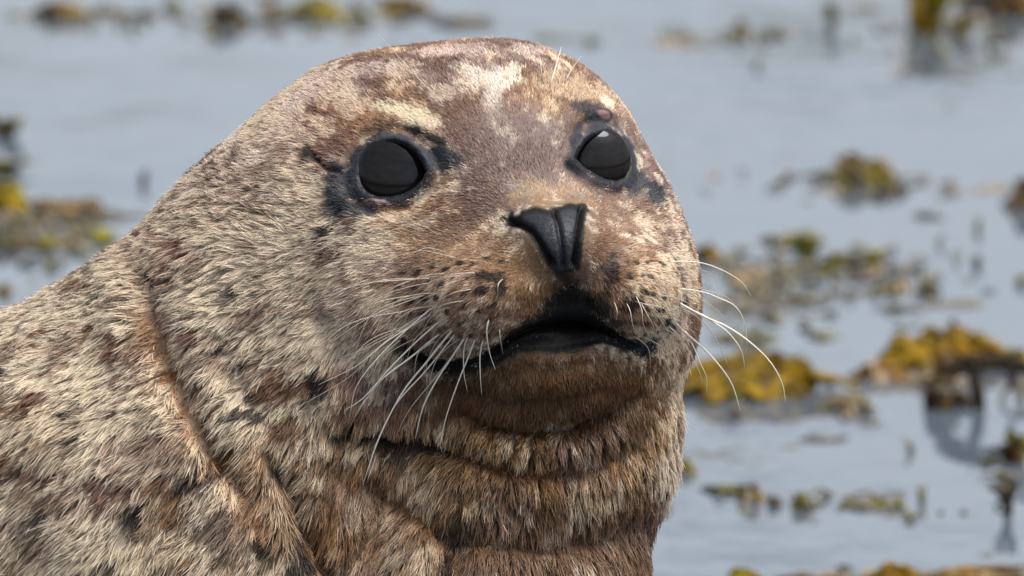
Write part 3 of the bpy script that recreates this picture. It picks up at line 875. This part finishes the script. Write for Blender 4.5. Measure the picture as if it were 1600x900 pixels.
# ------------------------------------------------------------------ seaweed
def weed_mat(name, c1, c2, rough=0.45):
    m, nt, out = node_mat(name)
    b = principled(nt, out, Roughness=rough)
    b.inputs['Specular IOR Level'].default_value = 0.15
    nz = nt.nodes.new('ShaderNodeTexNoise'); nz.inputs['Scale'].default_value = 60; nz.inputs['Detail'].default_value = 4
    tc = nt.nodes.new('ShaderNodeTexCoord')
    rp = nt.nodes.new('ShaderNodeValToRGB')
    rp.color_ramp.elements[0].position = 0.38; rp.color_ramp.elements[0].color = (*c1, 1)
    rp.color_ramp.elements[1].position = 0.62; rp.color_ramp.elements[1].color = (*c2, 1)
    nt.links.new(tc.outputs['Object'], nz.inputs['Vector']); nt.links.new(nz.outputs[0], rp.inputs[0])
    nt.links.new(rp.outputs[0], b.inputs['Base Color'])
    bp = nt.nodes.new('ShaderNodeBump'); bp.inputs['Strength'].default_value = .5; bp.inputs['Distance'].default_value = .002
    nt.links.new(nz.outputs[0], bp.inputs['Height']); nt.links.new(bp.outputs[0], b.inputs['Normal'])
    return m
WM = {
    'mustard': weed_mat('weed_mustard', c8(80, 64, 6), c8(138, 109, 8)),
    'yellow': weed_mat('weed_yellow', c8(96, 90, 14), c8(150, 140, 18)),
    'orange': weed_mat('weed_orange', c8(82, 60, 6), c8(134, 98, 8)),
    'olive': weed_mat('weed_olive', c8(66, 64, 26), c8(116, 110, 44)),
    'brown': weed_mat('weed_brown', c8(54, 38, 22), c8(96, 74, 40)),
    'dark': weed_mat('weed_dark', c8(34, 28, 22), c8(64, 54, 38)),
    'grey': weed_mat('weed_grey', c8(94, 88, 76), c8(126, 118, 100)),
    'tan': weed_mat('weed_tan', c8(128, 108, 84), c8(166, 146, 116)),
}
def frond(path, wid, rng, fork=True):
    """a flat strap that swells at the tip, forking once"""
    V_, F_ = [], []
    def add(pth, w):
        n = len(pth); t = np.linspace(0, 1, n)
        r = w * (0.45 + 0.55 * np.sin(np.pi * np.clip(t * .9 + .1, 0, 1)) + 0.25 * np.exp(-((t - .85) / .12) ** 2))
        r[-1] *= .35
        vs, fs = tube(pth, r, 8, 0.34)
        k = len(V_); V_.extend(vs); F_.extend([[i + k for i in f] for f in fs])
    add(catmull(path, 10), wid)
    if fork:
        p = np.array(path, float); m = len(p) // 2
        side = np.array([rng.uniform(-1, 1), rng.uniform(-1, 1), 0.15]) * wid * 4
        b2 = np.vstack([p[m], p[m] * 0.45 + p[-1] * 0.55 + side * .6, p[-1] + side])
        b2[:, 2] = np.maximum(b2[:, 2], -0.01)
        add(catmull(b2, 6), wid * 0.8)
    return V_, F_
def bladder(c, r, rng):
    vs, fs = uv_sphere(r, r * .85, r * .8, 12, 8)
    a = rng.uniform(0, 3.14); ca_, sa_ = math.cos(a), math.sin(a)
    vs = np.stack([vs[:, 0] * ca_ - vs[:, 1] * sa_, vs[:, 0] * sa_ + vs[:, 1] * ca_, vs[:, 2]], 1) + np.array(c)
    return vs, fs
def merge(parts):
    V_, F_ = [], []
    for vs, fs in parts:
        k = len(V_); V_.extend(vs); F_.extend([[i + k for i in f] for f in fs])
    return V_, F_

def seaweed(px, py, w, h, cols, style, name, label, seed=0):
    rng = random.Random(seed * 31 + int(px) * 7 + int(py))
    o = at_water(px, py)
    sc = (o - CAM).length / DIST * S
    W_, H_ = w * sc * 1.05, h * sc * 1.08
    parts = []           # (part name, mesh data, colour)
    if style == 'mound':
        n = max(8, min(64, int(w / 2.8)))
        for i in range(n):
            a = rng.uniform(0, 2 * math.pi); rr = rng.uniform(.15, 1.0)
            ex, ey = math.cos(a) * W_ * .5 * rr, math.sin(a) * W_ * .45 * rr
            hh = H_ * rng.uniform(.6, 1.0) * (1 - .45 * rr)
            bx = rng.uniform(-.28, .28) * W_
            p = [(bx, 0, -.01), (bx * .9 + ex * .25, ey * .25, hh * .85), (bx * .5 + ex * .65, ey * .7, hh), (ex, ey, hh * .35), (ex * 1.1, ey * 1.15, -.004)]
            parts.append(('frond', frond(p, max(min(W_ * .08, H_ * .3), H_ * .17) * rng.uniform(.7, 1.3), rng), rng.choice(cols)))
        for i in range(max(2, int(w / 26))):
            r = rng.uniform(.10, .17) * min(H_ * 1.2, W_ * .4)
            parts.append(('air_bladder', bladder((rng.uniform(-.36, .36) * W_, rng.uniform(-.3, .1) * W_, H_ * rng.uniform(.25, .75)), r, rng), rng.choice(cols)))
    elif style == 'float':
        n = max(3, min(22, int(w / 5)))
        for i in range(n):
            x0 = rng.uniform(-.5, .25) * W_; ln = rng.uniform(.25, .6) * W_; y0 = rng.uniform(-.6, .6) * W_ * .6
            dy = rng.uniform(-.6, .6) * ln
            z = lambda k: H_ * rng.uniform(.1, .9) * k
            p = [(x0, y0, 0), (x0 + ln * .35, y0 + dy * .3, z(.6)), (x0 + ln * .7, y0 + dy * .7, z(.8)), (x0 + ln, y0 + dy, z(.2) - .001)]
            parts.append(('frond', frond(p, max(H_ * .40, W_ * .05) * rng.uniform(.7, 1.2), rng), rng.choice(cols)))
    elif style == 'stalk':
        n = max(2, min(8, int(w / 7)))
        for i in range(n):
            x0 = rng.uniform(-.2, .2) * W_; ex = rng.uniform(-.5, .5) * W_
            hh = H_ * rng.uniform(.6, 1.05)
            p = [(x0, 0, -.01), (x0 + ex * .2, rng.uniform(-.3, .3) * W_, hh * .4), (x0 * .5 + ex * .7, rng.uniform(-.4, .4) * W_, hh * .8), (ex, rng.uniform(-.4, .4) * W_, hh)]
            parts.append(('frond', frond(p, max(W_ * .2, H_ * .08) * rng.uniform(.7, 1.1), rng), rng.choice(cols)))
    elif style == 'ball':
        for i in range(max(2, int(w / 10))):
            r = min(W_ * .42, H_ * .5) * rng.uniform(.7, 1)
            parts.append(('air_bladder', bladder((rng.uniform(-.32, .32) * W_, rng.uniform(-.3, .3) * W_, r * .7 + rng.uniform(0, .5) * max(0, H_ - 2 * r)), r, rng), rng.choice(cols)))
        p = [(-.5 * W_, 0, 0), (-.1 * W_, 0, H_ * .4), (.2 * W_, 0, H_ * .3), (.5 * W_, .1 * W_, 0)]
        parts.append(('frond', frond(p, H_ * .16, rng), cols[0]))
    elif style == 'wrack_arch':
        main = [(-.5, 0), (-.46, .45), (-.28, .8), (0, .98), (.28, 1.0), (.6, .9), (.8, .55)]
        parts.append(('stem', frond([(x * W_, .04 * W_, z * H_ - .002) for x, z in main], W_ * .075, rng, False), 'dark'))
        main = [(-.46, 0), (-.4, .4), (-.2, .68), (.02, .86), (.3, .9), (.55, .7)]
        parts.append(('stem', frond([(x * W_, -.05 * W_, z * H_ - .002) for x, z in main], W_ * .045, rng, False), 'dark'))
        for x0, x1, z0, z1, wd, col in ((.02, .1, .95, -.02, .045, 'brown'), (.06, .04, .9, -.02, .035, 'dark'), (-.38, -.42, .5, -.02, .06, 'brown'), (-.3, -.28, .62, -.02, .05, 'brown'),
                                        (-.2, -.16, .35, -.02, .05, 'brown'), (-.33, -.2, .4, -.02, .05, 'dark'), (-.1, -.02, .25, -.02, .045, 'brown'), (.05, .22, .75, .5, .02, 'dark'), (.5, .46, .85, .3, .03, 'dark')):
            p = [(x0 * W_, 0, z0 * H_), ((x0 * .7 + x1 * .3) * W_, rng.uniform(-.05, .05) * W_, (z0 * .6 + z1 * .4) * H_), (x1 * W_, rng.uniform(-.06, .06) * W_, z1 * H_)]
            parts.append(('frond', frond(p, W_ * wd * 1.5, rng, False), col))
    elif style == 'arch':
        n = 4
        for i in range(n):
            x0 = -.5 * W_ + rng.uniform(0, .08) * W_; x1 = .5 * W_ * rng.uniform(-.3, 1.0)
            hh = H_ * rng.uniform(.8, 1.05)
            p = [(x0, 0, -.01), (x0 + .12 * W_, .1 * W_, hh * .6), (x0 * .2 + x1 * .3, .05 * W_, hh), (x1 * .8, rng.uniform(-.2, .2) * W_, hh * .8), (x1, rng.uniform(-.2, .2) * W_, -.005)]
            parts.append(('stem', frond(p, W_ * .05 * rng.uniform(.7, 1.3), rng, i % 2 == 0), rng.choice(cols)))
    if w < 36 and len(parts) <= 8:
        col = parts[0][2]
        vs, fs = merge([p_[1] for p_ in parts])
        me = mesh_py(name, vs, fs); me.materials.append(WM[col])
        ob = link(bpy.data.objects.new(name, me)); ob.location = o
        return tag(ob, label, 'seaweed')
    root_ = link(bpy.data.objects.new(name, None)); root_.location = o
    root_.empty_display_size = .02
    tag(root_, label, 'seaweed')
    for pn, (vs, fs), col in parts:
        me = mesh_py(pn, vs, fs); me.materials.append(WM[col])
        link(bpy.data.objects.new(pn, me), root_)
    return root_

C_, F_, B_ = 'seaweed_clump', 'floating_seaweed', 'seaweed_tuft'
WEED = [
    # far water, along the top
    (92, 24, 84, 20, ['mustard', 'brown'], 'mound', C_, 'mustard and brown seaweed clump at the far left of the row along the top'),
    (160, 20, 60, 6, ['brown'], 'float', F_, 'thin brown seaweed trailing right from the mustard clump at top left'),
    (203, 42, 14, 12, ['olive'], 'stalk', B_, 'small lone olive tuft just below the trailing brown weed at top left'),
    (270, 12, 38, 14, ['brown', 'grey'], 'mound', C_, 'small brown clump left of the dark rounded tuft at the top'),
    (354, 38, 60, 34, ['dark', 'brown', 'dark'], 'mound', B_, 'dark brown rounded tuft, darkest of the row along the top edge'),
    (418, 28, 32, 24, ['tan'], 'stalk', B_, 'pale tan tuft right of the dark rounded tuft at the top'),
    (492, 22, 78, 24, ['mustard', 'olive', 'yellow'], 'mound', C_, 'yellow mustard clump above and left of the seal crown'),
    (562, 34, 44, 16, ['grey', 'olive'], 'mound', C_, 'grey green clump between the mustard clump and the brown clump above the crown'),
    (498, 52, 30, 6, ['olive'], 'float', F_, 'olive scrap of weed floating below the yellow mustard clump at the top'),
    (632, 16, 74, 22, ['brown', 'mustard'], 'mound', C_, 'brown clump with mustard tips directly above the seal forehead'),
    (710, 38, 84, 12, ['brown', 'grey'], 'float', F_, 'flat brownish grey weed floating just above the seal crown'),
    (856, 60, 46, 8, ['olive', 'grey'], 'float', F_, 'faint olive weed floating behind the brow hairs of the seal'),
    (929, 67, 28, 14, ['olive'], 'ball', F_, 'round olive scrap floating just right of the seal crown'),
    (1045, 68, 70, 3, ['tan'], 'float', F_, 'long pale tan strand floating between the round scrap and the grey one'),
    (1103, 72, 34, 6, ['grey'], 'float', F_, 'small grey strand floating right of the long pale tan one'),
    (1130, 65, 18, 8, ['tan'], 'float', F_, 'tiny tan scrap touching the small grey strand'),
    (1158, 46, 28, 18, ['olive', 'grey'], 'mound', C_, 'small dark olive clump left of the grey olive one on the far water'),
    (1204, 50, 44, 12, ['grey', 'olive'], 'float', F_, 'grey olive flat clump right beside the small dark olive clump'),
    (1183, 108, 13, 14, ['olive'], 'stalk', B_, 'lone faint olive sprig on open water below the paired grey olive clumps'),
    (1300, 36, 28, 30, ['olive', 'tan'], 'stalk', B_, 'upright olive and tan tuft on far water left of the hanging yellow weed'),
    (1350, 14, 54, 8, ['grey'], 'float', F_, 'grey strand at the top edge left of the hanging yellow weed'),
    (1448, 50, 84, 74, ['yellow', 'yellow', 'mustard', 'olive'], 'stalk', B_, 'tall yellow green tuft with long reflection at top right'),
    (1500, 56, 44, 28, ['tan', 'olive'], 'stalk', B_, 'pale olive tuft just right of the tall yellow green one'),
    (1468, 84, 22, 14, ['yellow'], 'stalk', B_, 'short yellow sprig at the foot of the tall yellow green tuft'),
    (1522, 6, 60, 26, ['dark'], 'mound', C_, 'dark clump cut by the top edge beside the yellow green tuft'),
    (1580, 22, 70, 50, ['brown', 'orange', 'dark'], 'mound', C_, 'brown clump in the top right corner'),
    # left margin
    (6, 212, 46, 28, ['dark', 'olive'], 'stalk', B_, 'dark leafy sprig upright on the left edge, the upper of the two'),
    (6, 272, 56, 16, ['dark', 'olive'], 'stalk', B_, 'dark low sprig on the left edge just above the mustard clump'),
    (222, 290, 18, 24, ['dark', 'olive'], 'stalk', B_, 'lone dark green sprig on open water left of the seal neck'),
    (10, 326, 76, 42, ['mustard', 'yellow'], 'mound', C_, 'bright mustard clump at the left edge'),
    (88, 326, 100, 16, ['brown', 'orange'], 'float', F_, 'orange brown strand trailing right from the bright mustard clump at left edge'),
    (110, 340, 130, 5, ['grey', 'dark'], 'float', F_, 'thin grey strand lying below the orange brown one on the left'),
    (117, 354, 36, 12, ['dark'], 'ball', F_, 'blackish lump between the grey strand and the green bladders on the left'),
    (80, 387, 44, 26, ['yellow', 'olive'], 'ball', F_, 'rounded yellow green bladder weed on the left, nearer the left edge'),
    (159, 378, 36, 26, ['yellow'], 'ball', F_, 'rounded yellow bladder weed touching the outline of the seal back'),
    (20, 384, 60, 26, ['olive', 'grey'], 'mound', C_, 'olive grey clump on the left edge below the bright mustard clump'),
    (38, 416, 26, 12, ['dark', 'olive'], 'ball', F_, 'small dark olive lump below the rounded bladder weed on the left'),
    (8, 458, 28, 18, ['olive', 'mustard'], 'mound', C_, 'olive scrap on the left edge right above the seal back'),
    (110, 368, 50, 6, ['grey'], 'float', F_, 'grey wisp between the two rounded yellow bladder weeds'),
    # right, middle distance
    (1340, 282, 104, 42, ['brown', 'olive', 'tan'], 'mound', C_, 'lone brown mound with olive top on open water right of the head'),
    (1262, 275, 44, 5, ['grey', 'dark'], 'float', F_, 'thin dark arm of weed pointing left from the lone brown mound'),
    (1392, 300, 54, 16, ['brown', 'grey'], 'mound', C_, 'low grey brown reflection stand-in at the right foot of the lone brown mound'),  # the mound's reflection, modelled as low fronds
    (1496, 300, 28, 16, ['brown', 'tan'], 'ball', F_, 'small round brown scrap between the lone mound and the right edge'),
    (1550, 297, 66, 4, ['tan', 'grey'], 'float', F_, 'pale strand between the round brown scrap and the right edge'),
    (1602, 322, 50, 46, ['brown', 'dark'], 'mound', B_, 'dark brown weed curving out of the right edge'),
    (1445, 338, 38, 9, ['grey', 'dark'], 'float', F_, 'dark grey scrap just below the lone brown mound'),
    (1527, 360, 17, 18, ['olive'], 'stalk', B_, 'small olive sprig below the pale strand near the right edge'),
    (1468, 385, 18, 20, ['olive', 'tan'], 'stalk', B_, 'pale olive sprig below the dark grey scrap'),
    (1526, 416, 22, 16, ['grey', 'olive'], 'stalk', B_, 'faint grey sprig right of the yellow olive tuft'),
    (1592, 446, 26, 14, ['olive', 'grey'], 'stalk', B_, 'faint olive sprig on the right edge above the mustard mound'),
    (1104, 404, 46, 22, ['orange', 'brown'], 'mound', C_, 'orange brown clump peeping out beside the seal right cheek'),
    (1222, 378, 72, 16, ['olive', 'grey'], 'float', F_, 'olive strands floating at the upper left of the scattered middle weed'),
    (1260, 400, 50, 30, ['olive'], 'stalk', B_, 'olive tuft right of the upper left strands in the scattered middle weed'),
    (1228, 422, 56, 7, ['olive', 'grey'], 'float', F_, 'low olive strand at the foot of the olive tuft'),
    (1314, 416, 62, 20, ['olive', 'dark'], 'mound', C_, 'dark olive flat clump in the middle of the scattered weed'),
    (1362, 418, 30, 30, ['yellow', 'olive'], 'stalk', B_, 'bright yellow olive tuft at the right end of the dark olive flat clump'),
    (1436, 436, 14, 22, ['olive', 'dark'], 'stalk', B_, 'narrow dark olive sprig right of the bright yellow olive tuft'),
    (1398, 452, 50, 16, ['olive', 'tan'], 'mound', C_, 'pale olive clump below the bright yellow olive tuft'),
    (1450, 460, 34, 22, ['olive', 'dark'], 'mound', C_, 'dark olive clump right of the pale olive clump'),
    (1342, 460, 54, 7, ['grey', 'dark'], 'float', F_, 'dark grey strand left of the pale olive clump'),
    (1158, 436, 74, 20, ['grey', 'tan'], 'mound', C_, 'grey mass of weed behind the whiskers at cheek level'),
    (1190, 468, 46, 12, ['grey'], 'float', F_, 'grey strand under the grey mass behind the whiskers'),
    (1250, 470, 36, 14, ['grey', 'brown'], 'ball', F_, 'grey brown lump right of the whiskers'),
    (1298, 492, 24, 10, ['grey', 'dark'], 'ball', F_, 'small dark grey lump below the dark olive flat clump'),
    (1396, 484, 66, 8, ['grey', 'brown'], 'float', F_, 'grey brown strand above the large mustard mound on the right'),
    (1482, 476, 80, 3, ['grey'], 'float', F_, 'long thin grey strand reaching towards the right edge'),
    (1412, 510, 34, 8, ['grey'], 'float', F_, 'short grey strand just above the large mustard mound'),
    (1281, 526, 50, 12, ['grey', 'olive'], 'float', F_, 'pale grey olive patch on open water between the two mustard mounds'),
    (1150, 530, 90, 12, ['grey', 'olive'], 'float', F_, 'grey olive weed just above the mound behind the whiskers'),
    (1488, 512, 14, 16, ['grey', 'dark'], 'stalk', B_, 'tiny dark sprig standing on top of the large mustard mound'),
    # right, near
    (1168, 610, 196, 52, ['mustard', 'mustard', 'brown', 'mustard', 'olive'], 'mound', C_, 'large mustard and brown mound behind the whisker tips beside the seal jaw'),
    (1150, 652, 26, 16, ['olive', 'grey'], 'stalk', B_, 'small olive tuft under the mound beside the seal jaw'),
    (1326, 634, 92, 18, ['olive', 'grey', 'tan'], 'mound', C_, 'flat olive grey patch between the two mustard mounds'),
    (1352, 662, 30, 10, ['grey'], 'float', F_, 'grey wisp below the flat olive grey patch'),
    (1478, 568, 176, 50, ['mustard', 'mustard', 'brown', 'mustard', 'orange'], 'mound', C_, 'large bright mustard mound on the right behind the dark arch'),
    (1378, 590, 84, 22, ['orange', 'brown', 'tan'], 'mound', C_, 'orange brown clump at the left foot of the large bright mustard mound'),
    (1586, 572, 60, 26, ['mustard', 'olive'], 'mound', C_, 'mustard clump at the right edge behind the dark arch'),
    (1440, 596, 90, 12, ['tan', 'brown'], 'float', F_, 'pinkish brown strands standing in for the reflection of the large bright mustard mound'),  # mustard mound's pinkish reflection built as floating fronds
    (1516, 636, 128, 74, ['dark', 'dark', 'brown'], 'wrack_arch', B_, 'dark brown arching stems rising in front of the large mustard mound'),
    (1530, 640, 26, 78, ['brown', 'dark'], 'stalk', B_, 'upright brown stem under the dark arch'),
    (1474, 640, 44, 44, ['brown', 'grey'], 'stalk', B_, 'brown tuft inside the left foot of the dark arch'),
    (1592, 628, 60, 28, ['dark', 'grey'], 'arch', B_, 'dark ring of weed at the right edge beside the dark arch'),
    (1277, 686, 60, 6, ['grey', 'dark'], 'float', F_, 'dark grey strand alone on open water below the flat olive patch'),
    (1424, 706, 20, 20, ['grey', 'dark'], 'stalk', B_, 'thin dark sprig below and left of the dark arch reflection'),
    (1586, 724, 44, 44, ['olive', 'brown'], 'stalk', B_, 'olive brown tuft at the right edge below the dark ring'),
    (1578, 806, 30, 50, ['olive', 'dark'], 'stalk', B_, 'dark olive upright standing in for a reflection at the right edge, lowest one'),  # dark upright streak of reflection, built as standing fronds
    (1072, 738, 26, 24, ['mustard', 'olive'], 'mound', C_, 'mustard clump touching the seal throat outline'),
    (1122, 768, 60, 14, ['dark', 'olive'], 'float', F_, 'dark olive strand, first of the low row right of the throat'),
    (1176, 782, 38, 28, ['mustard', 'dark', 'grey'], 'mound', C_, 'dark lump with mustard top, in the low row right of the throat'),
    (1212, 788, 20, 16, ['dark'], 'ball', F_, 'small dark lump right of the lump with mustard top'),
    (1252, 794, 28, 28, ['dark', 'olive'], 'mound', C_, 'upright dark olive lump in the middle of the low row'),
    (1345, 790, 90, 12, ['olive', 'grey'], 'float', F_, 'long olive grey strand right of the upright dark olive lump'),
    (1386, 802, 34, 8, ['grey', 'dark'], 'float', F_, 'dark end of weed right of the long olive grey strand'),
    (1441, 786, 18, 22, ['olive', 'grey'], 'stalk', B_, 'olive sprig leaning up at the right end of the low row'),
    (1420, 812, 26, 18, ['dark', 'olive'], 'ball', F_, 'dark lump at the foot of the leaning olive sprig'),
    (1470, 802, 13, 8, ['grey'], 'ball', F_, 'tiny grey speck right of the leaning olive sprig, left of its twin'),
    (1506, 802, 15, 8, ['grey'], 'ball', F_, 'tiny grey speck farthest right in the low row'),
    (1042, 796, 18, 14, ['dark', 'olive'], 'ball', F_, 'dark scrap touching the lower throat outline'),
    (1540, 868, 22, 5, ['grey'], 'float', F_, 'faint grey wisp near the bottom right corner'),
    (1400, 912, 84, 30, ['orange', 'orange', 'mustard'], 'mound', C_, 'orange mound cut by the bottom edge'),
    (1162, 908, 56, 20, ['yellow', 'mustard'], 'mound', C_, 'yellow mustard clump cut by the bottom edge'),
    (1510, 904, 160, 9, ['brown', 'orange'], 'float', F_, 'brown strand along the bottom edge right of the orange mound'),
    (1270, 906, 120, 8, ['olive', 'brown'], 'float', F_, 'olive strand along the bottom edge between the yellow and orange clumps'),
]
for k, a_ in enumerate(WEED):
    seaweed(*a_, seed=k)
# loose shreds of weed too small and many to count, drifting in patches round the clumps
def shreds():
    rng = random.Random(5)
    zones = [(1330, 430, 170, 60, 120), (1190, 460, 100, 70, 110), (1330, 640, 60, 14, 20), (60, 370, 130, 50, 160), (1300, 785, 240, 16, 22),
             (450, 30, 260, 30, 130), (1480, 60, 130, 60, 60), (1330, 290, 210, 26, 40), (1570, 740, 40, 60, 16), (1400, 905, 230, 8, 50), (120, 30, 120, 16, 30), (1150, 60, 150, 14, 30)]
    by = {}
    for zx, zy, sx, sy, n in zones:
        for _ in range(n):
            px = zx + rng.gauss(0, .45) * sx; py = zy + rng.gauss(0, .5) * sy
            o = np.array(at_water(px, max(-40, py)))
            ln = rng.uniform(.003, .011); a = rng.uniform(0, 6.28); hh = rng.uniform(.0005, .005)
            d = np.array([math.cos(a) * ln, math.sin(a) * ln, 0])
            p = [o - d, o - d * .3 + [0, 0, hh], o + d * .4 + [0, 0, hh * .8], o + d + [0, 0, .0002]]
            c = rng.choice(['olive', 'brown', 'grey', 'grey', 'dark', 'tan', 'olive'])
            by.setdefault(c, []).append(tube(catmull(p, 4), np.array([.3, 1, 1.2, .9, .3]) * rng.uniform(.001, .0028), 5, .5))
    mats = list(by)
    vs, fs, mi = [], [], []
    for k, c in enumerate(mats):
        v, f = merge(by[c]); n0 = len(vs)
        vs.extend(v); fs.extend([[i + n0 for i in q] for q in f]); mi.extend([k] * len(f))
    me = mesh_py('drifting_seaweed', vs, fs)
    for c in mats: me.materials.append(WM[c])
    me.polygons.foreach_set('material_index', mi)
    ob = link(bpy.data.objects.new('drifting_seaweed', me))
    tag(ob, 'loose shreds of olive, brown and grey seaweed drifting in patches on the water', 'seaweed', kind='stuff')
shreds()
print('all', time.time() - T0)
